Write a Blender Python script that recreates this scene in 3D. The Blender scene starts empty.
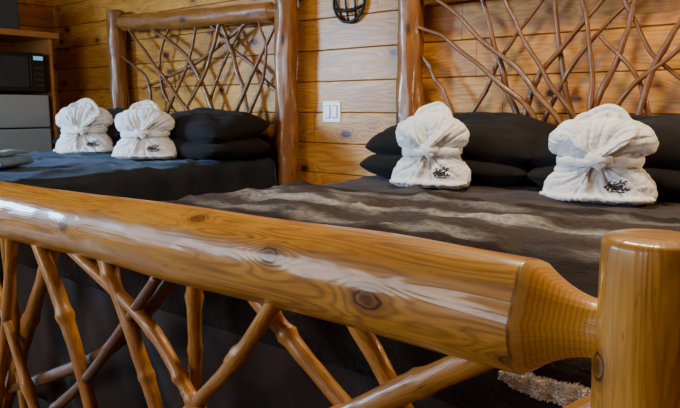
import bpy, bmesh, math, random, time
from mathutils import Vector, Matrix, noise, Euler
from mathutils.bvhtree import BVHTree
random.seed(7)
C = bpy.context.scene.collection
PI = math.pi

# ------------------------------------------------------------------ helpers
def new_obj(name, mesh, mat=None, parent=None, **props):
    o = bpy.data.objects.new(name, mesh)
    C.objects.link(o)
    if mat is not None and mesh is not None:
        mesh.materials.append(mat)
    if parent is not None:
        o.parent = parent
    for k, v in props.items():
        o[k] = v
    return o

def smooth(me):
    for p in me.polygons:
        p.use_smooth = True

def catmull(pts, n):
    P = [pts[0] * 2 - pts[1]] + pts + [pts[-1] * 2 - pts[-2]]
    out = []
    for i in range(1, len(P) - 2):
        for k in range(n):
            t = k / n
            a, b, c, d = P[i - 1], P[i], P[i + 1], P[i + 2]
            out.append(0.5 * ((2 * b) + (c - a) * t + (2 * a - 5 * b + 4 * c - d) * t * t + (3 * b - a - 3 * c + d) * t ** 3))
    out.append(pts[-1].copy())
    return out

def tube_mesh(name, pts, radii, segs=16, nz=0.0, nfreq=6.0, seam=Vector((0, 1, 0)), bumps=(), seed=0.0, flat=None):
    """closed tube; flat=(a,b) scales the section along normal / binormal"""
    verts = []; faces = []; uvs = []
    n = len(pts)
    L = [0.0]
    for i in range(1, n):
        L.append(L[-1] + (pts[i] - pts[i - 1]).length)
    N = None
    RM = max(radii)
    fa, fb = flat if flat else (1, 1)
    cs = [(math.cos(2 * PI * k / segs), math.sin(2 * PI * k / segs)) for k in range(segs)]
    for i in range(n):
        if i == 0: t = pts[1] - pts[0]
        elif i == n - 1: t = pts[-1] - pts[-2]
        else: t = pts[i + 1] - pts[i - 1]
        t = t.normalized()
        if N is None:
            N = seam - t * seam.dot(t)
            if N.length < 1e-4:
                N = Vector((1, 0, 0)) - t * t.x
        else:
            N = N - t * N.dot(t)
        N.normalize()
        B = t.cross(N)
        bl = [b for b in bumps if abs(b[0] - L[i]) < b[3] * 3.2]
        for k in range(segs):
            c, s = cs[k]
            d = N * (c * fa) + B * (s * fb)
            r = radii[i]
            if nz:
                q = pts[i] * nfreq + d * 1.6 + Vector((seed, seed * .7, 0))
                r += nz * radii[i] * noise.noise(q)
            for (bu, bv, amp, w) in bl:
                dv = 2 * PI * k / segs * RM - bv
                e = ((L[i] - bu) ** 2 * .6 + dv * dv) / (w * w)
                if e < 6: r += amp * math.exp(-e)
            verts.append(pts[i] + d * r)
    for i in range(n - 1):
        for k in range(segs):
            k2 = (k + 1) % segs
            faces.append((i * segs + k, i * segs + k2, (i + 1) * segs + k2, (i + 1) * segs + k))
            v0 = 2 * PI * k / segs * RM; v1 = 2 * PI * (k + 1) / segs * RM
            uvs += [(L[i], v0), (L[i], v1), (L[i + 1], v1), (L[i + 1], v0)]
    for idx, rev in ((0, True), (n - 1, False)):
        ci = len(verts)
        verts.append(sum((verts[idx * segs + k] for k in range(segs)), Vector()) / segs)
        for k in range(segs):
            k2 = (k + 1) % segs
            a, b = idx * segs + k, idx * segs + k2
            tri = (b, a, ci) if rev else (a, b, ci)
            faces.append(tri)
            for q in tri:
                dd = verts[q] - verts[ci]
                uvs.append((L[idx] + (dd.x + dd.z) * .3, dd.y + .1))
    me = bpy.data.meshes.new(name)
    me.from_pydata([tuple(v) for v in verts], [], faces)
    uvl = me.uv_layers.new(name="UVMap")
    uvl.data.foreach_set('uv', [x for uv in uvs for x in uv])
    nf = (n - 1) * segs
    me.polygons.foreach_set('use_smooth', [True] * nf + [False] * (len(faces) - nf))
    a, b, c = verts[faces[0][0]], verts[faces[0][1]], verts[faces[0][2]]
    if (b - a).cross(c - a).dot(a - pts[0]) < 0: me.flip_normals()
    me.update()
    return me

def branch(name, pts, r0, r1, mat, segs=12, nz=.3, n=10, seed=0, kink=.007):
    P = catmull([Vector(p) for p in pts], n)
    m = len(P)
    rnd = random.Random(int(seed * 10) + 5)
    nodes = [(rnd.random() * .8 + .1, rnd.uniform(.12, .34)) for _ in range(3)]
    Q = []; rad = []
    for i, p in enumerate(P):
        s = i / (m - 1)
        e = min(1, s * 6, (1 - s) * 6)
        k1 = noise.noise(Vector((s * 5 + seed, 3.1, 0))); k2 = noise.noise(Vector((s * 5 + seed, 9.7, 0)))
        Q.append(p + Vector((k1 * kink * 2.2, k2 * kink, k1 * kink)) * e)
        r = (r0 + (r1 - r0) * s) * (1 + .08 * noise.noise(Vector((s * 7 + seed, 0.5, 0))))
        for nd, am in nodes:
            r += am * r0 * math.exp(-((s - nd) / .016) ** 2)
        rad.append(r)
    me = tube_mesh(name, Q, rad, segs, nz * .5, 16, seed=seed)
    return new_obj(name, me, mat)

def box_bm(bm, x0, x1, y0, y1, z0, z1, bev=0.0):
    r = bmesh.ops.create_cube(bm, size=1)
    vs = r['verts']
    for v in vs:
        v.co = Vector(((x0 + x1) / 2 + v.co.x * (x1 - x0), (y0 + y1) / 2 + v.co.y * (y1 - y0), (z0 + z1) / 2 + v.co.z * (z1 - z0)))
    if bev > 0:
        es = list({e for v in vs for e in v.link_edges})
        bmesh.ops.bevel(bm, geom=es, offset=bev, segments=2, affect='EDGES', profile=.6)

def box(name, x0, x1, y0, y1, z0, z1, mat, parent=None, bev=0.0, **props):
    me = bpy.data.meshes.new(name)
    bm = bmesh.new()
    box_bm(bm, x0, x1, y0, y1, z0, z1, bev)
    bm.to_mesh(me); bm.free()
    return new_obj(name, me, mat, parent, **props)

def empty(name, loc, **props):
    o = bpy.data.objects.new(name, None)
    o.empty_display_size = .1
    o.location = loc
    C.objects.link(o)
    for k, v in props.items(): o[k] = v
    return o

def root_of(p):
    loc = Vector((0, 0, 0))
    while p is not None:
        loc += p.location; p = p.parent
    return loc
def par(o, p):
    """parent keeping world place (parents are never rotated here)"""
    o.parent = p
    o.location = o.location - root_of(p)

# ------------------------------------------------------------------ materials
class NT:
    def __init__(s, name):
        s.m = bpy.data.materials.new(name); s.m.use_nodes = True
        s.t = s.m.node_tree; s.N = s.t.nodes; s.L = s.t.links
        s.b = s.N['Principled BSDF']
    def n(s, typ, **kw):
        nd = s.N.new(typ)
        for k, v in kw.items(): setattr(nd, k, v)
        return nd
    def link(s, a, b): s.L.new(a, b)
    def setin(s, sock, v):
        if isinstance(v, bpy.types.NodeSocket): s.L.new(v, sock)
        else: sock.default_value = v
    def math(s, op, a, b=0.0, clamp=False):
        nd = s.n('ShaderNodeMath', operation=op); nd.use_clamp = clamp
        s.setin(nd.inputs[0], a); s.setin(nd.inputs[1], b)
        return nd.outputs[0]
    def noise(s, vec, scale, detail=3, rough=.5, dist=0.0):
        nd = s.n('ShaderNodeTexNoise')
        s.link(vec, nd.inputs['Vector']); nd.inputs['Scale'].default_value = scale
        nd.inputs['Detail'].default_value = detail; nd.inputs['Roughness'].default_value = rough
        nd.inputs['Distortion'].default_value = dist
        return nd.outputs['Fac']
    def mapping(s, vec, scale=(1, 1, 1), loc=(0, 0, 0)):
        nd = s.n('ShaderNodeMapping')
        s.link(vec, nd.inputs['Vector']); nd.inputs['Scale'].default_value = scale; nd.inputs['Location'].default_value = loc
        return nd.outputs[0]
    def ramp(s, fac, stops, interp='LINEAR'):
        nd = s.n('ShaderNodeValToRGB'); s.link(fac, nd.inputs[0])
        cr = nd.color_ramp; cr.interpolation = interp
        while len(cr.elements) < len(stops): cr.elements.new(.5)
        for e, (p, c) in zip(cr.elements, stops):
            e.position = p; e.color = (*c, 1) if len(c) == 3 else c
        return nd.outputs[0]
    def mix(s, fac, a, b, blend='MIX'):
        nd = s.n('ShaderNodeMix', data_type='RGBA', blend_type=blend)
        s.setin(nd.inputs[0], fac)
        s.setin(nd.inputs[6], a if isinstance(a, bpy.types.NodeSocket) else (*a, 1))
        s.setin(nd.inputs[7], b if isinstance(b, bpy.types.NodeSocket) else (*b, 1))
        return nd.outputs[2]
    def smoothstep(s, v, lo, hi, a=0.0, b=1.0):
        if lo > hi: lo, hi, a, b = hi, lo, b, a
        nd = s.n('ShaderNodeMapRange', interpolation_type='SMOOTHSTEP')
        s.link(v, nd.inputs[0])
        for i, q in enumerate((lo, hi, a, b)): nd.inputs[i + 1].default_value = q
        return nd.outputs[0]
    def bump(s, h, strength=.3, dist=.01, coat=False):
        nd = s.n('ShaderNodeBump'); s.link(h, nd.inputs['Height'])
        nd.inputs['Strength'].default_value = strength; nd.inputs['Distance'].default_value = dist
        s.link(nd.outputs[0], s.b.inputs['Normal'])
        if coat: s.link(nd.outputs[0], s.b.inputs['Coat Normal'])
    def rough(s, v): s.setin(s.b.inputs['Roughness'], v)
    def col(s, v): s.setin(s.b.inputs['Base Color'], v if isinstance(v, bpy.types.NodeSocket) else (*v, 1))

def mat_log(name, light, mid, dark, knots=(), rough=.28, off=0.0, freq=1.0, coat=.45, figure=.6, rings=(), coat_rough=.14, bstr=.3, blotch=.35, cone=None):
    t = NT(name)
    tc = t.n('ShaderNodeTexCoord'); uv = tc.outputs['UV']
    uvm = t.mapping(uv, (1, 1, 1), (off, off * .37, off))
    base = t.noise(t.mapping(uvm, (.55 * freq, 7.5 * freq, 1)), 1.5, 2.0, .5)
    field = t.math('MULTIPLY', base, 230.0)
    core = None; halo = None; rim = None
    for (ku, kv, kr) in knots:
        d = t.n('ShaderNodeVectorMath', operation='DISTANCE')
        t.link(t.mapping(uv, (.6, 1, 1)), d.inputs[0]); d.inputs[1].default_value = (ku * .6, kv, 0)
        dn = t.math('DIVIDE', d.outputs['Value'], kr)
        wob = t.math('ADD', dn, t.math('MULTIPLY', t.math('SUBTRACT', t.noise(uv, 90, 2), .5), .6))
        g = t.math('POWER', 2.718, t.math('MULTIPLY', t.math('MULTIPLY', dn, dn), -.16))
        field = t.math('ADD', field, t.math('MULTIPLY', g, 22.0))
        c = t.smoothstep(wob, .75, .35)
        ri = t.math('MULTIPLY', t.smoothstep(wob, 1.15, .92), t.smoothstep(wob, .7, .9))
        h = t.smoothstep(wob, 2.3, .9)
        core = c if core is None else t.math('MAXIMUM', core, c)
        rim = ri if rim is None else t.math('MAXIMUM', rim, ri)
        halo = h if halo is None else t.math('MAXIMUM', halo, h)
    line = t.math('ADD', t.math('MULTIPLY', t.math('SINE', field), .5), .5)
    line = t.math('POWER', line, 1.8)
    blot = t.noise(t.mapping(uvm, (3, 10, 1)), 2.0, 4, .6)
    streak = t.noise(t.mapping(uvm, (7, 210, 1)), 1.0, 3, .6)
    patch = t.noise(t.mapping(uvm, (2.0, 5, 1)), 1.3, 2)
    colr = t.ramp(blot, [(.34, mid), (.6, light)])
    amt = t.math('MULTIPLY', line, t.smoothstep(patch, .40, .58, .3, 1.0))
    colr = t.mix(t.math('MULTIPLY', amt, figure), colr, dark)
    colr = t.mix(t.smoothstep(streak, .48, .8, 0, .5), colr, dark)
    big = t.noise(t.mapping(uvm, (1.6, 3.5, 1)), 1.7, 3)
    colr = t.mix(t.smoothstep(big, .50, .72, 0, blotch), colr, dark)
    fl = t.noise(t.mapping(uvm, (40, 160, 1)), 1.0, 2)
    colr = t.mix(t.smoothstep(fl, .64, .72, 0, .5), colr, dark)
    if core is not None:
        colr = t.mix(t.math('MULTIPLY', halo, .6), colr, dark)
        colr = t.mix(t.math('MULTIPLY', core, .75), colr, (dark[0] * .5, dark[1] * .4, dark[2] * .4))
        colr = t.mix(t.math('MULTIPLY', rim, .9), colr, (dark[0] * .15, dark[1] * .1, dark[2] * .1))
    if cone:
        # growth rings cut open on the tapered end: arcs running round the log
        sx = t.n('ShaderNodeSeparateXYZ'); t.link(uv, sx.inputs[0])
        u = sx.outputs[0]
        wobu = t.math('ADD', u, t.math('MULTIPLY', t.math('SUBTRACT', t.noise(t.mapping(uv, (3, 22, 1)), 1.0, 2), .5), .008))
        arcs = t.math('POWER', t.math('ADD', t.math('MULTIPLY', t.math('SINE', t.math('MULTIPLY', wobu, 1250.0)), .5), .5), 2.0)
        inside = t.smoothstep(wobu, cone - .003, cone + .001)
        cc = t.mix(t.math('MULTIPLY', arcs, .5), (light[0] * 1.05, light[1] * 1.10, light[2] * 1.2), (mid[0] * .75, mid[1] * .65, mid[2] * .6))
        cc = t.mix(t.smoothstep(streak, .48, .8, 0, .3), cc, dark)
        colr = t.mix(inside, colr, cc)
        edge = t.math('ABSOLUTE', t.math('SUBTRACT', wobu, cone))
        colr = t.mix(t.smoothstep(edge, .0026, .0008, 0, .8), colr, (dark[0] * .7, dark[1] * .6, dark[2] * .6))
        pale = t.math('ABSOLUTE', t.math('SUBTRACT', wobu, cone + .006))
        colr = t.mix(t.smoothstep(pale, .006, .002, 0, .6), colr, (.84, .55, .17))
    t.col(colr)
    t.rough(t.smoothstep(blot, .3, .7, rough + .14, rough))
    t.b.inputs['Coat Weight'].default_value = coat
    t.b.inputs['Coat Roughness'].default_value = coat_rough
    bh = t.math('ADD', t.math('MULTIPLY', line, .05), t.math('MULTIPLY', t.noise(t.mapping(uvm, (5, 24, 1)), 1.4, 2), 1.3))
    bh = t.math('ADD', bh, t.math('MULTIPLY', t.noise(t.mapping(uvm, (9, 12, 1)), 1.3, 1), 1.6))
    t.bump(bh, bstr, .006, coat=True)
    return t.m

def mat_planks(name, axis, height, z0, light, mid, dark, plank_len=2.6, rough=.4):
    t = NT(name)
    tc = t.n('ShaderNodeTexCoord')
    sx = t.n('ShaderNodeSeparateXYZ'); t.link(tc.outputs['Object'], sx.inputs[0])
    a = sx.outputs[axis]; z = sx.outputs[2]
    idx = t.math('FLOOR', t.math('DIVIDE', t.math('SUBTRACT', z, z0), height))
    wn = t.n('ShaderNodeTexWhiteNoise', noise_dimensions='1D'); t.link(idx, wn.inputs['W'])
    sh = t.math('ADD', a, t.math('MULTIPLY', wn.outputs['Value'], 7.3))
    seg = t.math('FLOOR', t.math('DIVIDE', sh, plank_len))
    wn2 = t.n('ShaderNodeTexWhiteNoise', noise_dimensions='2D')
    cmb0 = t.n('ShaderNodeCombineXYZ'); t.link(idx, cmb0.inputs[0]); t.link(seg, cmb0.inputs[1]); t.link(cmb0.outputs[0], wn2.inputs['Vector'])
    r = wn2.outputs['Value']
    cmb = t.n('ShaderNodeCombineXYZ')
    t.link(sh, cmb.inputs[0]); t.link(z, cmb.inputs[1]); t.link(t.math('MULTIPLY', r, 40), cmb.inputs[2])
    v = cmb.outputs[0]
    vor = t.n('ShaderNodeTexVoronoi', feature='F1'); vor.inputs['Scale'].default_value = 1.0
    t.link(t.mapping(v, (4.0, 7.2, 1)), vor.inputs['Vector']); vor.inputs['Randomness'].default_value = 1.0
    d = t.math('ADD', vor.outputs['Distance'], t.math('MULTIPLY', t.math('SUBTRACT', t.noise(v, 28, 2), .5), .08))
    core = t.smoothstep(d, .19, .11)
    halo = t.smoothstep(d, .40, .12)
    field = t.math('MULTIPLY', t.noise(t.mapping(v, (.7, 7.5, 1)), 1.6, 2), 70)
    field = t.math('ADD', field, t.math('MULTIPLY', t.math('POWER', 2.718, t.math('MULTIPLY', t.math('MULTIPLY', d, d), -14)), 18))
    line = t.math('POWER', t.math('ADD', t.math('MULTIPLY', t.math('SINE', field), .5), .5), 2.0)
    fine = t.noise(t.mapping(v, (4, 140, 1)), 1.0, 3, .6)
    blot = t.noise(t.mapping(v, (1.2, 3, 1)), 1.7, 3)
    c = t.ramp(r, [(0, mid), (1, light)])
    c = t.mix(t.smoothstep(blot, .4, .7, 0, .45), c, dark)
    c = t.mix(t.math('MULTIPLY', line, .5), c, dark)
    c = t.mix(t.smoothstep(fine, .5, .8, 0, .4), c, dark)
    c = t.mix(t.math('MULTIPLY', halo, .55), c, dark)
    c = t.mix(t.math('MULTIPLY', core, .9), c, (dark[0] * .22, dark[1] * .14, dark[2] * .12))
    fr = t.math('FRACT', t.math('DIVIDE', sh, plank_len))
    joint = t.math('LESS_THAN', fr, .0016)
    c = t.mix(t.math('MULTIPLY', joint, .8), c, (dark[0] * .15, dark[1] * .12, dark[2] * .1))
    zf = t.math('FRACT', t.math('DIVIDE', t.math('SUBTRACT', z, z0), height))
    gr = t.math('MAXIMUM', t.smoothstep(zf, .024, .008), t.smoothstep(zf, .976, .992))
    c = t.mix(t.math('MULTIPLY', gr, .6), c, (dark[0] * .4, dark[1] * .32, dark[2] * .3))
    t.col(c); t.rough(rough)
    t.b.inputs['Specular IOR Level'].default_value = .3
    t.b.inputs['Coat Weight'].default_value = .10; t.b.inputs['Coat Roughness'].default_value = .25
    t.bump(t.math('ADD', line, fine), .12, .004)
    return t.m

def mat_fabric(name, c1, c2, scale=6, rough=.9, bstr=.25, sheen=.25, weave=450, sheen_tint=(1, 1, 1)):
    t = NT(name)
    tc = t.n('ShaderNodeTexCoord'); o = tc.outputs['Object']
    a = t.noise(o, scale, 4, .6); w = t.noise(o, weave, 2, .6)
    c = t.ramp(a, [(.35, c1), (.68, c2)])
    c = t.mix(t.smoothstep(w, .4, .75, 0, .35), c, tuple(min(1, x * 1.7) for x in c2))
    t.col(c); t.rough(rough)
    t.b.inputs['Sheen Weight'].default_value = sheen
    t.b.inputs['Sheen Roughness'].default_value = .5
    t.b.inputs['Sheen Tint'].default_value = (*sheen_tint, 1)
    t.b.inputs['Specular IOR Level'].default_value = .2
    t.bump(t.math('ADD', w, t.math('MULTIPLY', a, 2)), bstr, .004)
    return t.m

def mat_simple(name, c, rough=.5, metal=0.0, spec=.5, nsc=30, var=.12, bstr=.03):
    t = NT(name)
    tc = t.n('ShaderNodeTexCoord')
    a = t.noise(tc.outputs['Object'], nsc, 3)
    t.col(t.ramp(a, [(.3, tuple(x * (1 - var) for x in c)), (.7, tuple(min(1, x * (1 + var)) for x in c))]))
    t.rough(rough); t.b.inputs['Metallic'].default_value = metal
    t.b.inputs['Specular IOR Level'].default_value = spec
    if bstr > 0: t.bump(a, bstr, .002)
    return t.m

RAIL_L = 1.80
TAPER = .064
SH = -.145 - .05 - TAPER      # x of the shoulder on the near end of the rail
m_rail = mat_log('varnished_log_rail', (.70, .325, .034), (.52, .210, .018), (.16, .050, .006),
    knots=[(-.608 + RAIL_L, .174, .010), (-.442 + RAIL_L, .205, .012), (-.795 + RAIL_L, .134, .008), (-.264 + RAIL_L, .245, .008), (-1.15 + RAIL_L, .19, .008), (-.66+RAIL_L,.30,.007)],
    rough=.34, off=1.3, figure=.5, coat=.55, coat_rough=.12, bstr=.36, blotch=.2, cone=SH + RAIL_L - .004)
m_post = mat_log('varnished_log_post', (.68, .315, .034), (.51, .205, .018), (.16, .050, .006), knots=[(.70, .135, .009), (.62, .17, .006)], rough=.34, off=4.1, figure=.45, coat=.5, coat_rough=.13, bstr=.36)
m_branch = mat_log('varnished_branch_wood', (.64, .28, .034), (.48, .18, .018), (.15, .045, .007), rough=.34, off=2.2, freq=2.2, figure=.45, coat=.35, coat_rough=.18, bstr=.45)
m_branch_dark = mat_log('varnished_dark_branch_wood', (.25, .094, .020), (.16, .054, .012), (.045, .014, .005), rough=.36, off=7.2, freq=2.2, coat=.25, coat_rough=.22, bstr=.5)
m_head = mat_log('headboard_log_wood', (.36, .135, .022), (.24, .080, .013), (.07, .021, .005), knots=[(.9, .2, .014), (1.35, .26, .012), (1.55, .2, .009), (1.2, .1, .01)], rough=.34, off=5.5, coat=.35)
m_wall = mat_planks('pine_board_wall', 0, .185, 0.0, (.70, .325, .050), (.54, .228, .031), (.25, .075, .011))
m_wall_l = mat_planks('pine_board_side_wall', 1, .185, 0.0, (.66, .30, .06), (.48, .20, .035), (.24, .075, .012))
m_cab = mat_simple('pine_cabinet_wood', (.46, .21, .06), .4, nsc=6, var=.2)
m_floor = mat_simple('dark_floor', (.022, .022, .015), .45, nsc=8)
m_ceil = mat_simple('ceiling_wood', (.30, .15, .05), .6, nsc=5)
m_cover = mat_fabric('dark_brown_coverlet_fabric', (.015, .0095, .008), (.046, .029, .024), 7, .9, .4, .08)
m_cover2 = mat_fabric('charcoal_coverlet_fabric', (.007, .0078, .011), (.015, .018, .027), 7, .62, .3, .15, sheen_tint=(.5, .7, 1))
m_pillow = mat_fabric('black_pillowcase_fabric', (.0045, .0035, .0036), (.0095, .0072, .0074), 9, .88, .35, .03)
m_matt = mat_fabric('mattress_ticking', (.03, .027, .025), (.05, .045, .04), 8)
m_terry = mat_fabric('white_terry_cloth', (.78, .775, .77), (.87, .87, .87), 20, 1.0, 1.0, .25, 240)
m_sherpa = mat_fabric('cream_sherpa_fleece', (.56, .50, .41), (.74, .67, .56), 60, 1.0, .5, .3, 300)
m_bluetowel = mat_fabric('slate_blue_towel_cloth', (.08, .14, .22), (.15, .25, .38), 18, .95, .6, .3, 220)
m_thread = mat_simple('black_embroidery_thread', (.02, .02, .025), .7)
m_iron = mat_simple('black_wrought_iron', (.010, .009, .009), .5, .5)
m_black = mat_simple('black_appliance_plastic', (.008, .009, .012), .22, var=.04, bstr=0)
m_glass = mat_simple('dark_oven_glass', (.010, .026, .060), .12, 0, .9, var=.02, bstr=0)
m_silver = mat_simple('silver_painted_metal', (.38, .49, .60), .3, .15, nsc=3, var=.03, bstr=0)
m_white = mat_simple('white_plastic', (.90, .89, .86), .35, var=.02)
m_gap = mat_simple('painted_gap_shade_grey', (.30, .29, .27), .5, var=.02)
m_grey = mat_simple('grey_button_plastic', (.035, .038, .045), .4)

# ------------------------------------------------------------------ room shell
YW = 3.0; XL = -5.75; XR = 1.9; YF = -2.2; ZC = 2.6
def plank_wall(name, a0, a1, axis, pos, sgn, mat, h=.185, zt=ZC):
    me = bpy.data.meshes.new(name); bm = bmesh.new()
    prof = []
    z = 0
    g = .005; dd = .007
    while z < zt - .01:
        zz = min(z + h, zt)
        prof += [(z, dd), (z + g, 0), (zz - g, 0)]
        z = zz
    prof.append((zt, dd))
    rows = []
    for (zz, off) in prof:
        row = []
        for i in range(2):
            a = a0 + (a1 - a0) * i
            p = pos + sgn * off
            row.append(bm.verts.new((a, p, zz) if axis == 0 else (p, a, zz)))
        rows.append(row)
    for i in range(len(rows) - 1):
        bm.faces.new((rows[i][0], rows[i][1], rows[i + 1][1], rows[i + 1][0]))
    bk = pos + sgn * .08
    if axis == 0: box_bm(bm, a0, a1, min(pos + sgn * .012, bk), max(pos + sgn * .012, bk), 0, zt)
    else: box_bm(bm, min(pos + sgn * .012, bk), max(pos + sgn * .012, bk), a0, a1, 0, zt)
    bm.to_mesh(me); bm.free()
    return new_obj(name, me, mat, kind="structure")
plank_wall('wall_back', XL - .08, XR + .08, 0, YW, 1, m_wall)
plank_wall('wall_left', YF, YW, 1, XL, -1, m_wall_l)
plank_wall('wall_right', YF, YW, 1, XR, 1, m_wall_l)
box('floor', XL - .1, XR + .1, YF - .1, YW + .1, -.1, 0, m_floor, kind="structure")
box('ceiling', XL - .1, XR + .1, YF - .1, YW + .1, ZC, ZC + .1, m_ceil, kind="structure")
WX0, WX1, WZ0, WZ1 = -4.6, -1.2, .9, 2.15
me = bpy.data.meshes.new('wall_front'); bm = bmesh.new()
box_bm(bm, XL - .08, WX0, YF - .1, YF, 0, ZC); box_bm(bm, WX1, XR + .08, YF - .1, YF, 0, ZC)
box_bm(bm, WX0, WX1, YF - .1, YF, 0, WZ0); box_bm(bm, WX0, WX1, YF - .1, YF, WZ1, ZC)
bm.to_mesh(me); bm.free()
new_obj('wall_front', me, m_wall, kind="structure")

# ------------------------------------------------------------------ beds
def log_pts(a, b, n, wob=.004, seed=0):
    a = Vector(a); b = Vector(b)
    out = []
    for i in range(n + 1):
        s = i / n
        p = a.lerp(b, s)
        w = Vector((noise.noise(Vector((s * 3 + seed, 1.3, 0))), noise.noise(Vector((s * 3 + seed, 7.3, 0))), noise.noise(Vector((s * 3 + seed, 13.3, 0)))))
        out.append(p + w * wob)
    return out

def post(name, x, y, h, r, mat, seed=0, top_r=.012, nz=.10, seg=28, n=50, bumps=(), wob=.006):
    P = log_pts((x, y, 0), (x, y, h), n, wob, seed)
    R = [r * (1.03 - .06 * i / n) * (1 + nz * .5 * noise.noise(Vector((i / n * 7 + seed, 2.2, 0)))) for i in range(n + 1)]
    P = P[:-2]; R = R[:-2]
    bx, by = P[-1].x, P[-1].y
    for z, rr in [(h - top_r * 1.0, R[-1]), (h - top_r * .55, R[-1] - top_r * .12), (h - top_r * .2, R[-1] - top_r * .42), (h, R[-1] - top_r), (h + .002, R[-1] * .5)]:
        P.append(Vector((bx, by, z))); R.append(rr)
    return new_obj(name, tube_mesh(name, P, R, seg, nz, 5, seed=seed, bumps=bumps), mat)

def tenon_rail(name, x0, x1, y, z0, z1, r, rt, mat, taper=.06, nz=.05, bumps=(), n=140, seg=40, seed=0, wob=.004, carve=0.0, sh=.004):
    L = x1 - x0
    xs = [L * i / n for i in range(n + 1)]
    for e in range(61):
        q = .045 + (taper + sh + .01) * e / 60
        xs += [q, L - q]
    xs = sorted(xs)
    P = []; R = []
    last = -1
    for xx in xs:
        if xx - last < .0008: continue
        last = xx
        x = x0 + xx; s = xx / L
        d = min(xx, L - xx)
        if d < .05: rr = rt
        elif d < .05 + taper:
            q = (d - .05) / taper
            rr = rt + (r * .965 - rt) * (.25 * q + .75 * q ** 1.9)
        elif d < .05 + taper + sh:
            q = (d - .05 - taper) / sh
            rr = r * (.965 + .035 * math.sin(q * PI / 2))
        else: rr = r
        w = wob * min(1, d / .3)
        P.append(Vector((x, y + w * noise.noise(Vector((s * 3 + seed, 0.3, 1))), z0 + (z1 - z0) * s + w * noise.noise(Vector((s * 3 + seed, 4.3, 1))))))
        R.append(rr)
    me = tube_mesh(name, P, R, seg, nz, 4, bumps=bumps, seed=seed)
    if carve > 0:
        for v in me.vertices:
            for end, sg in ((x0, 1), (x1, -1)):
                d = (v.co.x - end) * sg
                if .03 < d < .05 + taper + .06:
                    zc = z0 + (z1 - z0) * ((v.co.x - x0) / L)
                    a = math.atan2(v.co.z - zc, v.co.y - y)
                    w = math.exp(-((d - (.05 + taper)) / .035) ** 2)
                    v.co.x += sg * w * carve * (noise.noise(Vector((math.cos(a) * 1.3, math.sin(a) * 1.3, seed))) * 1.6 + .25 * noise.noise(Vector((math.cos(a) * 7, math.sin(a) * 7, seed))))
        me.update()
    return new_obj(name, me, mat)

HZ0 = .80
def ext(pts, zlo, xlo, xhi):
    a, b = Vector(pts[-2]), Vector(pts[-1])
    if b[1] > zlo + .02 and a[1] > b[1]:
        k = (b[1] - zlo) / (a[1] - b[1])
        x = b[0] + (b[0] - a[0]) * k
        if x < xlo or x > xhi:
            xe = xlo if x < xlo else xhi
            kk = (xe - b[0]) / (b[0] - a[0])
            return pts + [(xe, b[1] - (a[1] - b[1]) * kk)]
        return pts + [(x, zlo)]
    return pts

bed = empty('log_bed', (-1.0, .66, 0), label="golden varnished log bed frame with twig lattice, dark brown bedding", category="bed")

H1 = [[(-1.83,1.37),(-1.66,1.3),(-1.42,1.12),(-1.21,.95),(-1.10,.80)],[(-1.80,1.22),(-1.66,1.02),(-1.56,.80)],[(-1.50,1.53),(-1.38,1.18),(-1.22,.80)],
[(-1.38,1.53),(-1.15,1.12),(-.90,.80)],[(-.80,1.53),(-1.04,1.25),(-1.19,1.06),(-1.24,.8)],[(-1.13,1.53),(-1.08,1.16),(-.98,.8)],[(-1.02,1.53),(-.94,1.22),(-.92,.8)],
[(-.75,1.53),(-.82,1.19),(-.98,.8)],[(-.88,1.53),(-.71,1.19),(-.50,1.0),(-.35,.80)],[(-.46,1.53),(-.57,1.33),(-.68,1.11),(-.75,.8)],[(-.91,1.26),(-.74,1.07),(-.67,.8)],
[(-1.10,1.53),(-1.37,1.18),(-1.57,.8)],[(-1.72,1.50),(-1.40,1.24),(-1.16,1.02),(-.99,.80)],[(-.2,1.3),(-.35,1.05),(-.42,.8)],
[(-.62,1.53),(-.90,1.30),(-1.10,1.0),(-1.17,.8)],[(-.30,1.53),(-.55,1.22),(-.78,1.02),(-.88,.8)]]
H2 = [[(-4.42,1.58),(-4.0,1.19),(-3.55,.80)],[(-4.2,1.56),(-3.7,1.29),(-3.38,.8)],[(-4.30,1.10),(-4.0,1.17),(-3.6,1.28),(-3.05,1.53)],[(-3.86,.8),(-3.49,1.2),(-3.33,1.54)],
[(-3.36,1.54),(-3.2,1.2),(-3.08,.8)],[(-3.11,1.54),(-3.44,1.14),(-3.60,.8)],[(-2.82,1.46),(-3.08,1.12),(-3.28,.8)],[(-3.6,1.55),(-3.7,1.29),(-4.05,.8)],
[(-3.94,1.56),(-4.07,1.2),(-3.82,.8)],[(-2.98,1.53),(-2.91,1.21),(-3.14,.8)],[(-4.54,1.36),(-4.2,1.16),(-4.2,.8)],[(-3.52,1.53),(-3.09,1.22),(-2.80,1.0)]]
F = [[(-1.48,.70),(-1.53,.5),(-1.65,.19)],[(-1.32,.70),(-1.49,.46),(-1.66,.2)],[(-1.37,.68),(-1.25,.49),(-1.18,.33)],[(-1.82,.18),(-1.66,.23),(-1.27,.4),(-1.09,.51),(-.90,.68)],
[(-1.12,.70),(-1.02,.54),(-.95,.4)],[(-.87,.70),(-.88,.43)],[(-1.28,.69),(-.98,.57),(-.86,.47),(-.82,.44)],[(-.78,.70),(-.64,.6),(-.54,.53)],[(-.62,.70),(-.74,.55),(-.85,.44)],
[(-.55,.70),(-.45,.57)],[(-.29,.685),(-.49,.55)],[(-.16,.66),(-.23,.6)],[(-1.45,.19),(-1.35,.28),(-1.17,.42),(-.93,.66)],[(-1.60,.70),(-1.58,.41)],[(-1.72,.70),(-1.55,.45),(-1.40,.2)]]
FR = [.013,.016,.015,.014,.014,.0125,.012,.0135,.0125,.014,.017,.015,.011,.012,.012]
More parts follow.
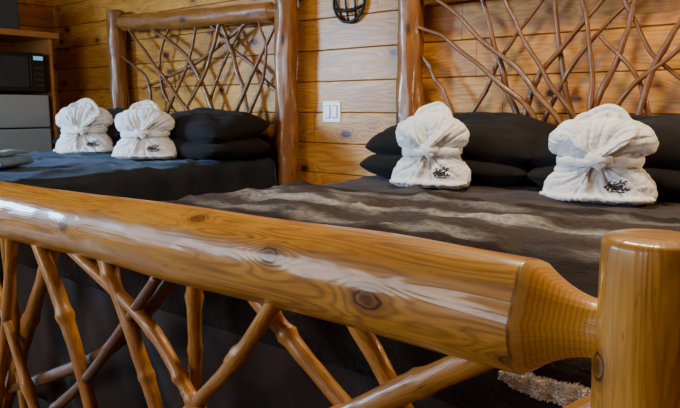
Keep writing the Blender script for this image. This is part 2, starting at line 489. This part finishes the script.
def headboard(x0, x1, y, zt0, zt1, paths, bedobj, hpost, seed):
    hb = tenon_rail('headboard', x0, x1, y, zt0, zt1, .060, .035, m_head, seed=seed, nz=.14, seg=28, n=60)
    par(hb, bedobj)
    lo = tenon_rail('headboard_lower_rail', x0, x1, y, HZ0, HZ0, .05, .03, m_head, seed=seed + 3, nz=.09, seg=16, n=30)
    par(lo, hb)
    for i, x in enumerate((x0, x1)):
        po = post('headboard_post', x, y, hpost[i], .069, m_head, seed=seed + i * 5, nz=.20, wob=.014)
        par(po, hb)
    for i, pth in enumerate(paths):
        yy = y + (-.022 if i % 3 == 0 else (.0 if i % 3 == 1 else .020))
        pts = [(px, yy + .006 * math.sin(k * 2 + i), pz) for k, (px, pz) in enumerate(pth)]
        rr = .0105 + .006 * random.random()
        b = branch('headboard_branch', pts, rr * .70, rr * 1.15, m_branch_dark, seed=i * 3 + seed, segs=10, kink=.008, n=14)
        par(b, hb)
    return hb
headboard(-1.87, -.13, 2.89, 1.53, 1.53, H1, bed, (1.85, 1.85), 1.0)

kb = [(-.608 + RAIL_L, .174, .0025, .022), (-.442 + RAIL_L, .205, .003, .026), (-.795 + RAIL_L, .134, .003, .02), (-1.15 + RAIL_L, .19, .003, .03)]
fb = tenon_rail('footboard', -RAIL_L, -.145, .66, .713, .727, .0645, .031, m_rail, bumps=kb, nz=.08, n=170, seg=80, seed=9, taper=TAPER, carve=.0025)
par(fb, bed)
lo = tenon_rail('footboard_lower_rail', -RAIL_L, -.145, .66, .12, .12, .05, .03, m_head, n=50, seg=20, seed=19); par(lo, fb)
pr = post('footboard_post', -.139, .66, .828, .0545, m_post, seed=2, nz=.06, seg=56, top_r=.008, n=60, bumps=[(.70, .135, .005, .03)]); par(pr, fb)
pl_ = post('footboard_post', -1.86, .66, .823, .0545, m_post, seed=22, nz=.05, seg=32); par(pl_, fb)
for i, pth in enumerate(F):
    pth = ext(pth, .12, -1.82, -.18)
    yy = .66 + (-.016 if i % 2 == 0 else .016)
    pts = [(px, yy, pz) for (px, pz) in pth]
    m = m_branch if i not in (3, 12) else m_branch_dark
    b = branch('footboard_branch', pts, FR[i] * 1.04, FR[i] * .92, m, segs=16, nz=.22, n=22, seed=i * 2.7, kink=.0015)
    par(b, fb)
for sx in (-1.87, -.13):
    P = log_pts((sx, .70, .33), (sx, 2.85, .33), 24, .006, sx)
    sr = new_obj('side_rail', tube_mesh('side_rail', P, [.05] * 25, 16, .08, 4), m_head); par(sr, bed)

bed2 = empty('log_bed', (-3.68, .66, 0), label="dark varnished log bed frame with twig lattice headboard, black bedding", category="bed")
headboard(-4.58, -2.765, 2.89, 1.60, 1.53, H2, bed2, (1.70, 1.85), 11.0)
fb2 = tenon_rail('footboard', -4.58, -2.765, .66, .72, .72, .0645, .034, m_head, n=50, seg=24, seed=29); par(fb2, bed2)
for x in (-4.58, -2.765):
    p_ = post('footboard_post', x, .66, .823, .0545, m_head, seed=x, nz=.05, seg=20, n=20); par(p_, fb2)
lo = tenon_rail('footboard_lower_rail', -4.58, -2.765, .66, .12, .12, .05, .03, m_head, n=30, seg=16, seed=39); par(lo, fb2)
for i in range(9):
    x = -4.4 + i * .19
    b = branch('footboard_branch', [(x, .66, .7), (x + .06 * math.sin(i * 2), .66, .44), (x + .1 * math.cos(i * 3), .66, .12)], .014, .014, m_branch_dark, seed=i, segs=8); par(b, fb2)
for sx in (-4.56, -2.785):
    P = log_pts((sx, .70, .33), (sx, 2.85, .33), 24, .006, sx)
    sr = new_obj('side_rail', tube_mesh('side_rail', P, [.05] * 25, 16, .08, 4), m_head); par(sr, bed2)

# ------------------------------------------------------------------ soft goods
def cover(name, x0, x1, y0, y1, top, dl, dr, df, mat, db=0.0, res=.02, amp=.006, seed=0.0, thick=.02, crown=.02, fold=1.0, drape=1.0, **props):
    r = .035
    def axis_vals(a, b, da, db_):
        lo, hi = a - da, b + db_
        n = max(2, int((hi - lo) / res))
        return [lo + (hi - lo) * i / n for i in range(n + 1)]
    xs = axis_vals(x0, x1, dl, dr); ys = axis_vals(y0, y1, df, db)
    def roll(e):
        if e <= 0: return 0, 0
        L = r * PI / 2
        if e < L:
            a = e / r
            return r * math.sin(a), r * (1 - math.cos(a))
        return r, r + (e - L)
    verts = []; uvv = []
    for yv in ys:
        for xv in xs:
            ex = max(x0 + r - xv, xv - (x1 - r))
            sx = -1 if xv < (x0 + x1) / 2 else 1
            ey = (y0 + r - yv) if df > 0 else 0
            ox, dx = roll(ex); oy, dy = roll(ey)
            x = xv if ex <= 0 else ((x0 + r) if sx < 0 else (x1 - r)) + sx * ox
            y = yv
            if ey > 0: y = y0 + r - oy
            down = max(dx, dy)
            z = top - down
            q = Vector((xv * 3.2 + seed, yv * 3.2, seed))
            wx = xv + .15 * noise.noise(q * .8); wy = yv + .15 * noise.noise(q * .8 + Vector((5, 5, 5)))
            wr = 1 - abs(noise.noise(Vector((wx * 2.0 + wy * 1.3 + seed, wy * 5.0 - wx * 1.5, seed)))) * 2
            wr2 = 1 - abs(noise.noise(Vector((wx * 4.4 - wy * 2 + seed, wy * 7.0 + wx * 2, seed + 7)))) * 2
            w = noise.noise(q) * amp + noise.noise(q * 2.7) * amp * .4 + max(0, wr) ** 5 * amp * .8 * fold + max(0, wr2) ** 5 * amp * .5 * fold
            if down < r:
                tx = (xv - x0) / (x1 - x0); ty = (yv - y0) / (y1 - y0)
                z += w + crown * max(0, min(1, 4 * tx * (1 - tx))) ** .5 * min(1, max(0, ty * 6)) - crown
            else:
                hang = min(1, (down - r) / .2)
                if dx >= dy: x += sx * (.012 * hang * (math.sin(yv * 17 + seed) + .6 * math.sin(yv * 31)) + .012 * hang + w * .5)
                else:
                    fz = noise.noise(Vector((xv * 6 + down * 2.5 + seed, down * 1.2, 3.3))) + .8 * (1 - abs(noise.noise(Vector((xv * 9 - down * 5, down * 2, 8.1)))) * 3)
                    y -= .012 * drape * hang * fz - .006 * hang
                z -= crown
            verts.append((x, y, z)); uvv.append((xv, yv))
    nx = len(xs); faces = []; uvs = []
    for j in range(len(ys) - 1):
        for i in range(nx - 1):
            q = (j * nx + i, j * nx + i + 1, (j + 1) * nx + i + 1, (j + 1) * nx + i)
            faces.append(q)
            for a in q: uvs += uvv[a]
    me = bpy.data.meshes.new(name); me.from_pydata(verts, [], faces)
    uvl = me.uv_layers.new(name='UVMap'); uvl.data.foreach_set('uv', uvs)
    smooth(me); me.update()
    o = new_obj(name, me, mat, **props)
    s = o.modifiers.new('thick', 'SOLIDIFY'); s.thickness = thick; s.offset = -1
    return o

def mattress(x0, x1, label):
    return box('mattress', x0, x1, .82, 2.80, .22, .575, m_matt, bev=.03, label=label, category="mattress")
mattress(-1.77, -.23, "mattress under dark brown coverlet on log bed")
mattress(-4.46, -2.86, "mattress under black coverlet on log bed")
cover('coverlet', -1.81, -.19, .752, 2.81, .633, .40, .40, .42, m_cover, amp=.014, seed=2.0, label="dark brown plush coverlet spread over the log bed", category="bedspread")
cover('coverlet', -4.50, -2.79, .752, 2.81, .653, .40, .36, .42, m_cover2, amp=.018, seed=5.0, label="charcoal coverlet spread over the log bed", category="bedspread")

def mat_throw():
    t = NT('striped_plush_throw')
    tc = t.n('ShaderNodeTexCoord'); uv = tc.outputs['UV']
    sx = t.n('ShaderNodeSeparateXYZ'); t.link(uv, sx.inputs[0])
    wob = t.noise(t.mapping(uv, (1.2, 1, 1)), 4.0, 5, .65)
    y = t.math('ADD', sx.outputs[1], t.math('MULTIPLY', t.math('SUBTRACT', wob, .5), .17))
    blot = t.noise(t.mapping(uv, (3.0, 6, 1)), 1.6, 4)
    fur = t.noise(t.mapping(uv, (38, 60, 1)), 1.3, 4, .7)
    def band(c, w):
        return t.smoothstep(t.math('ABSOLUTE', t.math('SUBTRACT', y, c)), w, 0.0)
    s1 = band(1.56, .12); s2 = band(1.32, .07); s3 = band(1.80, .06)
    b1 = band(1.42, .12); b2 = band(1.70, .12)
    col = t.ramp(t.noise(uv, 8, 4), [(.3, (.010, .0065, .006)), (.7, (.032, .021, .018))])
    tan = t.math('MAXIMUM', b1, b2)
    col = t.mix(t.math('MULTIPLY', tan, .65), col, (.080, .057, .050))
    pm = t.math('MAXIMUM', s1, t.math('MAXIMUM', t.math('MULTIPLY', s2, .55), t.math('MULTIPLY', s3, .4)))
    pale = t.math('MULTIPLY', pm, t.smoothstep(blot, .40, .60, .15, 1.0))
    col = t.mix(t.math('MULTIPLY', pale, .85), col, (.46, .44, .43))
    col = t.mix(t.smoothstep(fur, .40, .68, 0, .6), col, (.018, .0135, .012))
    t.col(col); t.rough(.95)
    t.b.inputs['Sheen Weight'].default_value = .04
    t.b.inputs['Specular IOR Level'].default_value = .12
    t.bump(fur, 1.0, .012)
    return t.m
cover('throw_blanket', -1.815, -.185, .744, 1.90, .651, .36, .36, .07, mat_throw(), amp=.018, seed=2.0, thick=.012, crown=.02,
      label="dark plush throw with pale stripes across bed foot", category="blanket")
thr = bpy.data.objects['throw_blanket']
rnd = random.Random(5)
P = []
for i in range(60):
    x = -.330 + .140 * i / 59
    P.append(Vector((x, .737 + .002 * math.sin(i * .5), .611 + .002 * math.sin(x * 29))))
R = [.003 + .006 * min(1, i / 14) for i in range(60)]
core_me = tube_mesh('core', P, R, 20, .35, 80, flat=(.8, 1.3))
vs = [tuple(v.co) for v in core_me.vertices]; fs = [tuple(p.vertices) for p in core_me.polygons]
nrm = [v.normal.copy() for v in core_me.vertices]
nv = len(vs)
for k in range(4600):
    i = rnd.randrange(nv)
    p = Vector(vs[i]) + Vector((rnd.uniform(-.0012, .0012), 0, rnd.uniform(-.001, .001))); n = nrm[i]
    if n.y > .4: continue
    d = (n + Vector((rnd.uniform(-1, 1), rnd.uniform(-.6, .6), rnd.uniform(-1, 1))) * .9).normalized()
    e = (d + Vector((rnd.uniform(-1, 1), rnd.uniform(-1, 1), rnd.uniform(-1, 1)))).normalized()
    l = rnd.uniform(.0012, .0028); w = d.cross(Vector((rnd.random(), rnd.random(), rnd.random()))).normalized() * .0009
    b0 = len(vs)
    m1 = p + d * l; m2 = m1 + e * l * .8
    vs += [tuple(p - w), tuple(p + w), tuple(m1 + w), tuple(m1 - w), tuple(m2)]
    fs += [(b0, b0 + 1, b0 + 2, b0 + 3), (b0 + 3, b0 + 2, b0 + 4)]
me = bpy.data.meshes.new('sherpa_hem'); me.from_pydata(vs, [], fs); smooth(me); me.update()
bpy.data.meshes.remove(core_me)
hem = new_obj('sherpa_hem', me, m_sherpa, label="cream fleecy sherpa hem")
par(hem, thr)

def pillow(name, loc, rot, w, d, h, mat, seed, label, grp, sag=0.0):
    n = 40
    verts = []; faces = []
    def pt(u, v, s):
        e = max(0, (1 - abs(u) ** 3.6) * (1 - abs(v) ** 3.3))
        z = s * h / 2 * e ** .5
        x = u * w / 2 * (1 - .04 * (1 - v * v)) * (1 - .07 * v ** 6)
        y = v * d / 2 * (1 - .04 * (1 - u * u)) * (1 - .11 * u ** 6)
        q = Vector((u * 1.6 + seed, v * 1.6, s + seed))
        z += (noise.noise(q) * .026 + noise.noise(q * 2.4) * .012) * e ** .5
        wu = u + .25 * noise.noise(q); wv = v + .25 * noise.noise(q + Vector((9, 0, 0)))
        rr = 1 - abs(noise.noise(Vector((wu * 1.3 + seed, wv * 4.0, s)))) * 2.4
        r2 = 1 - abs(noise.noise(Vector((wu * 5 + seed, wv * 3.0 + wu * 2, s + 5)))) * 2.6
        z -= s * (max(0, rr) ** 3 * .013 + max(0, r2) ** 3 * .006) * e ** .5
        z -= sag * (u * u) * .05
        return (x, y, z)
    for s in (1, -1):
        base = len(verts)
        for j in range(n + 1):
            for i in range(n + 1):
                u = math.sin((i / n * 2 - 1) * PI / 2); v = math.sin((j / n * 2 - 1) * PI / 2)
                verts.append(pt(u, v, s))
        for j in range(n):
            for i in range(n):
                a = base + j * (n + 1) + i
                q = (a, a + 1, a + n + 2, a + n + 1)
                faces.append(q if s > 0 else q[::-1])
    me = bpy.data.meshes.new(name); me.from_pydata(verts, [], faces)
    bm = bmesh.new(); bm.from_mesh(me)
    bmesh.ops.remove_doubles(bm, verts=bm.verts, dist=.0006)
    for f in bm.faces: f.smooth = True
    bm.to_mesh(me); bm.free()
    o = new_obj(name, me, mat, label=label, category="pillow", group=grp)
    o.location = loc; o.rotation_euler = Euler([math.radians(a) for a in rot])
    return o
for k, (cx, cy, top, grp, lab) in enumerate(((-1.40, 2.58, .635, "pillows on the brown bed", "plump black pillow on dark brown log bed"), (-.59, 2.58, .635, "pillows on the brown bed", "plump black pillow on dark brown log bed"),
                      (-4.14, 2.52, .655, "pillows on the black bed", "plump black pillow on black log bed"), (-3.17, 2.54, .655, "pillows on the black bed", "plump black pillow on black log bed"))):
    pillow('pillow', (cx, cy, top + .062), (1, 0, 1), .84, .51, .165, m_pillow, k * 3.1, lab + ", bottom of stack", grp)
    pillow('pillow', (cx + (-.02 if k % 2 else .02), cy + .015, top + .182), (8, (1, -1, 1, -1)[k], -1), .86, .49, .20, m_pillow, k * 5.3 + 1, lab + ", top of stack", grp, sag=.45)

# ------------------------------------------------------------------ folded bathrobes
def sellip(a, e):
    c, s = math.cos(a), math.sin(a)
    return (abs(c) ** (2 / e)) * (1 if c >= 0 else -1), (abs(s) ** (2 / e)) * (1 if s >= 0 else -1)
def robe_mesh(seed):
    rnd = random.Random(seed)
    bm = bmesh.new()
    prof = [(0.0, .162, .082), (.008, .178, .094), (.030, .186, .098), (.065, .178, .095), (.10, .156, .085), (.125, .136, .075), (.145, .126, .068), (.165, .134, .070),
            (.19, .152, .077), (.215, .164, .078), (.240, .160, .073), (.262, .138, .064), (.278, .104, .054), (.290, .066, .044), (.297, .02, .015)]
    segs = 84; rings = []
    for (z, a, b) in prof:
        ring = []
        for k in range(segs):
            an = 2 * PI * k / segs
            cx, sy = sellip(an, 2.6)
            m = 1 + .05 * noise.noise(Vector((math.cos(an) * 1.4, math.sin(an) * 1.4 + seed, z * 9)))
            ring.append(bm.verts.new((a * cx * (1 + (m - 1) * .7), b * sy * m, z)))
        rings.append(ring)
    for i in range(len(rings) - 1):
        for k in range(segs):
            k2 = (k + 1) % segs
            bm.faces.new((rings[i][k], rings[i][k2], rings[i + 1][k2], rings[i + 1][k]))
    bm.faces.new(rings[0][::-1]); bm.faces.new(rings[-1])
    def ell(c, r, rot=(0, 0, 0)):
        M = Matrix.Translation(c) @ Euler(rot).to_matrix().to_4x4() @ Matrix.Diagonal((*r, 1))
        bmesh.ops.create_icosphere(bm, subdivisions=3, radius=1, matrix=M)
    def strip(pts, r, flat, seam=(0, 1, 0)):
        P = catmull([Vector(p) for p in pts], 8)
        n = len(P)
        R = [r * (.45 + .55 * math.sin(PI * min(1, max(.0, (i + .6) / n)) ) ** .5) for i in range(n)]
        m = tube_mesh('s', P, R, 14, 0, 1, seam=Vector(seam), flat=flat)
        bm.from_mesh(m); bpy.data.meshes.remove(m)
    j = lambda s=.008: (rnd.random() - .5) * 2 * s
    ell((-.134, .004, .205 + j()), (.038, .056, .044), (0, .5, .2))
    ell((.136, .004, .210 + j()), (.038, .056, .046), (0, -.5, -.2))
    # wide collar: a fanned roll at the neck with ruffled ends
    strip([(-.082, -.040, .246), (-.078, -.012, .286), (-.046 + j(.004), .012, .314), (.002, .020, .326), (.050, .012, .316), (.082, -.010, .284), (.086, -.042, .242)], .023, (1, .75))
    strip([(-.044, -.034, .252), (-.036, .0, .292), (.004, .006, .306), (.042, -.002, .292), (.048, -.036, .250)], .021, (1, .75))
    for sx in (-1, 1):
        strip([(sx * .06, .0, .284), (sx * .108, -.004, .272 + j()), (sx * .146, -.008, .244 + j()), (sx * .162, -.012, .208)], .019, (.8, 1))
    strip([(-.080, -.020, .288), (-.084 + j(), -.054, .248), (-.052, -.082, .208), (-.000, -.086, .165)], .024, (.40, 1.0))
    strip([(.084, -.022, .286), (.088 + j(), -.058, .244), (.048, -.088, .204), (-.016, -.092, .160)], .024, (.40, 1.0))
    strip([(-.015, -.080, .145), (-.030, -.098, .09), (-.045 + j(), -.106, .012)], .013, (.5, 1))
    strip([(-.180, -.055, .022), (-.10, -.100, .020 + j(.003)), (.0, -.106, .022), (.10, -.100, .020), (.180, -.055, .022)], .018, (.7, 1), seam=(0, 0, 1))
    for v in bm.verts:
        c = v.co
        sh = noise.noise(Vector((c.z * 6 + seed, 0.7, 0))) * .012 * (c.z / .3)
        c.x += sh + noise.noise(Vector((c.x * 9, c.z * 9, seed))) * .005
        c.z += noise.noise(Vector((c.x * 12 + seed, c.y * 10, 0))) * .014 * min(1, c.z / .14)
    me = bpy.data.meshes.new('robe_raw'); bm.to_mesh(me); bm.free()
    o = bpy.data.objects.new('tmp', me); C.objects.link(o)
    r = o.modifiers.new('r', 'REMESH'); r.mode = 'VOXEL'; r.voxel_size = .0042; r.use_smooth_shade = True
    s = o.modifiers.new('s', 'SMOOTH'); s.iterations = 3; s.factor = .5
    dg = bpy.context.evaluated_depsgraph_get()
    ev = bpy.data.meshes.new_from_object(o.evaluated_get(dg))
    bpy.data.objects.remove(o)
    cos = []
    sd = Vector((seed, 0, 0))
    for v in ev.vertices:
        c = v.co
        fx, fz = c.x, c.z - .150
        rad = math.hypot(fx * .8, fz)
        phi = math.atan2(fz, fx * .8) + .30 * noise.noise(Vector((c.x * 8, c.z * 8, seed + (3 if c.y > 0 else 0))))
        fr = 1 - abs(math.sin(phi * 7.5 + seed))
        fr2 = 1 - abs(math.sin(phi * 13 + seed * 2 + 1))
        fall = min(1, rad / .025) * math.exp(-(max(0, rad - .07) / .085) ** 2)
        k = -(fr ** 4 * .011 + fr2 ** 4 * .006) * fall
        k += noise.noise(c * 22 + sd) * .0032 + noise.noise(c * 48 + sd) * .0018 + noise.noise(c * 95) * .0016
        rd = 1 - abs(noise.noise(c * 13 + sd)) * 3
        k -= max(0, rd) ** 2 * .0032
        cos += list(c + v.normal * k)
    ev.vertices.foreach_set('co', cos)
    ev.update(); smooth(ev)
    ev.name = 'bathrobe_body'
    return ev
ROBES = [robe_mesh(3), robe_mesh(11)]

def belt_mesh():
    P = []; n = 60
    for i in range(n + 1):
        a = 2 * PI * i / n - PI / 2
        cx, sy = sellip(a, 2.6)
        P.append(Vector((cx * .134, sy * .079 , .150 + .006 * math.sin(a * 1.0 + .6) + .003 * math.sin(3 * a))))
    bm = bmesh.new()
    m = tube_mesh('belt', P, [.018] * (n + 1), 12, .3, 40, seam=Vector((0, 0, 1)), flat=(1.0, .40)); bm.from_mesh(m)
    def strip(pts, r, flat):
        Q = catmull([Vector(p) for p in pts], 7)
        m = tube_mesh('b', Q, [r] * len(Q), 12, .25, 30, seam=Vector((0, -1, 0)), flat=flat); bm.from_mesh(m)
    strip([(-.030, -.088, .168), (-.004, -.101, .152), (.022, -.096, .128)], .016, (.45, 1))
    strip([(-.06, -.084, .146), (-.02, -.098, .143), (.014, -.100, .155), (.05, -.086, .160)], .014, (.5, 1))
    me = bpy.data.meshes.new('belt'); bm.to_mesh(me); bm.free(); smooth(me)
    return me
BELT = belt_mesh()

# compact dark embroidered emblem: small animal outline tucked into flowing script
EMB = [
 ([(.10,.62),(.22,.74),(.36,.72),(.48,.78),(.60,.90),(.74,.88),(.82,.78)], .0034),
 ([(.16,.60),(.30,.64),(.46,.60),(.62,.66),(.74,.74)], .0040),
 ([(.62,.92),(.58,1.04),(.68,1.08)], .0020), ([(.72,.90),(.80,1.02),(.90,1.0)], .0020), ([(.24,.74),(.18,.90),(.28,.96)], .0022), ([(.38,.74),(.38,.88),(.48,.94)], .0020),
 ([(.0,.46),(.06,.62),(.12,.42),(.16,.30),(.20,.52),(.27,.56),(.30,.40),(.36,.40),(.40,.54),(.45,.38),(.50,.54),(.56,.38),(.62,.52),(.68,.60),(.70,.38),(.78,.42),(.84,.56),(.88,.38),(1.0,.46)], .0028),
 ([(.22,.22),(.40,.26),(.60,.20),(.82,.26)], .0022),
]
def emblem_mesh(body, x0, z0, w):
    tree = BVHTree.FromPolygons([v.co.copy() for v in body.vertices], [tuple(p.vertices) for p in body.polygons])
    bm = bmesh.new()
    for st, rr in EMB:
        pts = catmull([Vector((p[0], p[1], 0)) for p in st], 4)
        P = []
        for p in pts:
            hit = tree.ray_cast(Vector((x0 + p.x * w, -.5, z0 + p.y * w * .62)), Vector((0, 1, 0)))
            if hit[0]: P.append(hit[0] + Vector((0, -.0010, 0)))
        if len(P) > 2:
            m = tube_mesh('t', P, [rr * (.5 if (i == 0 or i == len(P) - 1) else 1) for i in range(len(P))], 8, seam=Vector((0, 1, 0)), flat=(.6, 1))
            bm.from_mesh(m); bpy.data.meshes.remove(m)
    me = bpy.data.meshes.new('embroidered_emblem'); bm.to_mesh(me); bm.free()
    return me
EMBS = [emblem_mesh(b, .030, .036, .078) for b in ROBES]
for me_ in (*ROBES,): me_.materials.append(m_terry)
BELT.materials.append(m_terry)
for me_ in EMBS: me_.materials.append(m_thread)

def robe(loc, rz, sc, k, label, grp):
    e = empty('folded_bathrobe', loc, label=label, category="bathrobe", group=grp)
    e.rotation_euler = (0, 0, math.radians(rz)); e.scale = sc
    for nm, me in (('robe_body', ROBES[k]), ('belt', BELT), ('embroidered_emblem', EMBS[k])):
        o = bpy.data.objects.new(nm, me); C.objects.link(o); o.parent = e
    return e
robe((-1.325, 2.22, .640), 18, (.85, .95, .97), 0, "white terry bathrobe folded and belted on brown bed", "folded bathrobes")
robe((-.675, 2.22, .640), 10, (.98, 1, .93), 1, "wide white terry bathrobe folded and belted on brown bed", "folded bathrobes")
robe((-3.91, 2.20, .660), 44, (1.02, .95, 1.02), 1, "white terry bathrobe folded and belted on black bed", "folded bathrobes")
robe((-3.24, 2.20, .660), 38, (1.0, .95, .98), 0, "white terry bathrobe folded and belted beside another", "folded bathrobes")

def folded_towel():
    me = bpy.data.meshes.new('folded_towel'); bm = bmesh.new()
    path = []
    hw = .15
    for layer in range(3):
        z = .012 + layer * .022
        rng = [i / 12 for i in range(13)]
        if layer % 2: rng = rng[::-1]
        for s in rng: path.append((-hw + 2 * hw * s, z + .006 * math.sin(s * 7 + layer)))
        if layer < 2:
            ex = hw if layer % 2 == 0 else -hw
            path.append((ex * 1.08, z + .011))
    ny = 18
    rows = []
    for j in range(ny + 1):
        y = -.11 + .22 * j / ny
        rows.append([bm.verts.new((x + .02 * noise.noise(Vector((x * 9, y * 9, z * 20))), y + .012 * math.sin(z * 90), z + .022 * (z * 15) * (noise.noise(Vector((x * 9, y * 9, 1.5))) + .3))) for (x, z) in path])
    for j in range(ny):
        for i in range(len(path) - 1):
            bm.faces.new((rows[j][i], rows[j][i + 1], rows[j + 1][i + 1], rows[j + 1][i]))
    bm.to_mesh(me); bm.free(); smooth(me)
    o = new_obj('folded_towel', me, m_bluetowel, label="slate blue folded towel lying on black bed", category="towel")
    b = o.modifiers.new('b', 'SOLIDIFY'); b.thickness = .018; b.offset = 0
    s = o.modifiers.new('s', 'SUBSURF'); s.levels = 1; s.render_levels = 1
    o.location = (-3.33, 1.36, .663); o.rotation_euler = (0, 0, .5)
folded_towel()

# ------------------------------------------------------------------ wall things
sw = empty('light_switch', (-2.49, YW, .93), label="white double rocker light switch plate on pine wall", category="light switch")
def bx(nm, x0, x1, y0, y1, z0, z1, m, p, bev=0.0):
    o = box(nm, x0, x1, y0, y1, z0, z1, m, None, bev); o.parent = p; return o
bx('switch_plate', -.068, .068, -.007, 0, -.062, .062, m_white, sw, .003)
for x in (-.027, .027):
    bx('rocker_gap_shade', x - .0205, x + .0205, -.009, -.005, -.039, .039, m_gap, sw, 0)  # grey frame paints in the shade of the recess round each rocker
    bx('rocker', x - .0165, x + .0165, -.014, -.006, -.034, .034, m_white, sw, .002)

orn = empty('wall_ornament', (-2.345, YW, 1.56), label="black wrought iron curved wire ornament hung on pine wall", category="wall decoration")
def wire(nm, pts, r, n=8):
    P = [Vector(p) for p in pts]
    if len(P) < 12: P = catmull(P, n)
    o = new_obj(nm, tube_mesh(nm, P, [r] * len(P), 10), m_iron); o.parent = orn; return o
wire('ring', [(.112 * math.cos(a), -.022, .120 * math.sin(a)) for a in [2 * PI * i / 48 for i in range(49)]], .009)
for x in (-.055, 0, .055):
    hh = .120 * math.sqrt(max(0, 1 - (x / .112) ** 2))
    wire('bar', [(x, -.022, hh), (x * 1.25, -.055, 0), (x * .9, -.022, -hh)], .006)
wire('cross_bar', [(-.106, -.022, -.035), (-.06, -.045, -.055), (0, -.056, -.06), (.06, -.045, -.055), (.106, -.022, -.035)], .010)
wire('cross_bar', [(-.11, -.022, .025), (0, -.056, .02), (.11, -.022, .025)], .006)
wire('hanger', [(0, -.022, .12), (0, -.004, .15), (0, -.002, .17)], .005)

# ------------------------------------------------------------------ kitchenette on the side wall
XF = -5.10
shelf = empty('shelf_unit', (XL + .02, 1.0, 0), label="pine open shelf unit standing against the side wall", category="shelf")
def sb(nm, x0, x1, y0, y1, z0, z1, m, p, bev=.003):
    o = box(nm, x0, x1, y0, y1, z0, z1, m, None, bev); par(o, p); return o
sb('side_panel', XL + .01, XF - .02, 2.62, 2.645, 0, 1.50, m_cab, shelf)
sb('side_panel', XL + .01, XF - .02, .60, .625, 0, 1.50, m_cab, shelf)
sb('shelf_board', XL + .01, XF + .03, .58, 2.68, 1.50, 1.545, m_cab, shelf)
sb('shelf_board', XL + .01, XF - .02, .625, 1.60, .90, .93, m_cab, shelf)
sb('center_panel', XL + .01, XF - .02, 1.60, 1.625, 0, 1.50, m_cab, shelf)
fr = empty('mini_fridge', (XF, 2.3, 0), label="silver and black compact refrigerator under the microwave", category="refrigerator")
sb('fridge_body', XL + .03, XF - .06, 1.98, 2.58, .0, 1.06, m_black, fr, .006)
sb('freezer_door', XF - .06, XF, 1.98, 2.58, .80, 1.055, m_silver, fr, .012)
sb('fridge_door', XF - .06, XF, 1.98, 2.58, .04, .790, m_silver, fr, .012)
sb('door_handle', XF, XF + .02, 2.02, 2.05, .82, .98, m_black, fr, .005)
sb('door_handle', XF, XF + .02, 2.02, 2.05, .45, .73, m_black, fr, .005)
mw = empty('microwave', (XF, 2.3, 1.07), label="black microwave oven sitting on top of compact refrigerator", category="microwave")
sb('microwave_body', XL + .12, XF - .03, 1.97, 2.56, 1.075, 1.385, m_black, mw, .006)
sb('microwave_door', XF - .03, XF, 1.97, 2.46, 1.08, 1.38, m_black, mw, .004)
sb('door_window', XF - .005, XF + .002, 2.02, 2.43, 1.115, 1.345, m_glass, mw, .001)
sb('control_panel', XF - .03, XF, 2.465, 2.56, 1.08, 1.38, m_black, mw, .004)
sb('door_handle', XF + .002, XF + .020, 2.438, 2.452, 1.12, 1.34, m_black, mw, .004)
t = NT('blue_digital_display'); t.col((.02, .06, .1)); t.b.inputs['Emission Color'].default_value = (.2, .55, .9, 1); t.b.inputs['Emission Strength'].default_value = .8
sb('display', XF, XF + .002, 2.475, 2.55, 1.325, 1.355, t.m, mw, 0)
for i in range(4):
    for jn in range(3):
        sb('button', XF, XF + .003, 2.475 + jn * .026, 2.475 + jn * .026 + .018, 1.12 + i * .045, 1.12 + i * .045 + .020, m_grey, mw, .001)
m_bin = mat_simple('slate_bin_fabric', (.04, .055, .08), .6, var=.04)
box('storage_bin', XL + .1, XF - .06, 1.90, 2.42, 1.546, 1.80, m_bin, bev=.015, label="slate grey storage bin on top of pine shelf", category="storage bin")

# ------------------------------------------------------------------ camera and light
cam = bpy.data.cameras.new('camera'); co = bpy.data.objects.new('camera', cam); C.objects.link(co)
co.location = (0, 0, .95); co.rotation_euler = (math.radians(81.5), 0, math.radians(39))
cam.sensor_width = 36; cam.lens = 640 / 680 * 36; cam.clip_start = .02
bpy.context.scene.camera = co

def area(name, loc, target, sx, sy, power, color, spread=PI):
    l = bpy.data.lights.new(name, 'AREA'); l.shape = 'RECTANGLE'; l.size = sx; l.size_y = sy; l.energy = power; l.color = color; l.spread = spread
    o = bpy.data.objects.new(name, l); C.objects.link(o); o.location = loc
    o.rotation_euler = (Vector(target) - Vector(loc)).to_track_quat('-Z', 'Y').to_euler()
    return o
area('window_daylight', ((WX0 + WX1) / 2, YF + .05, (WZ0 + WZ1) / 2), (-2.4, 2.5, .8), 3.2, 1.15, 75, (.95, .96, 1.0))
area('side_window_daylight', (XL + .08, -.75, 1.55), (-3.7, 1.8, .6), 1.2, 1.1, 160, (.40, .67, 1.0), 1.6)
me = bpy.data.meshes.new('window_2'); bm = bmesh.new()
for (y0, y1, z0, z1) in ((-1.42, -1.35, .93, 2.17), (-.15, -.08, .93, 2.17), (-1.42, -.08, .93, 1.0), (-1.42, -.08, 2.10, 2.17)):
    box_bm(bm, XL, XL + .04, y0, y1, z0, z1)
bm.to_mesh(me); bm.free(); new_obj('window_2', me, m_cab, kind="structure")
area('added_warm_fill', (-.8, 1.8, ZC - .06), (-.8, 1.8, 0), .35, .35, 55, (1, .83, .56))  # unseen warm fill light, added to brighten the back wall
pl = bpy.data.lights.new('bedside_lamp_light', 'POINT'); pl.energy = 32; pl.color = (1, .74, .42); pl.shadow_soft_size = .08
po = bpy.data.objects.new('bedside_lamp_light', pl); C.objects.link(po); po.location = (.35, 2.6, 1.25)
w = bpy.data.worlds.new('world'); bpy.context.scene.world = w; w.use_nodes = True
w.node_tree.nodes['Background'].inputs[0].default_value = (.8, .9, 1, 1)
w.node_tree.nodes['Background'].inputs[1].default_value = .6
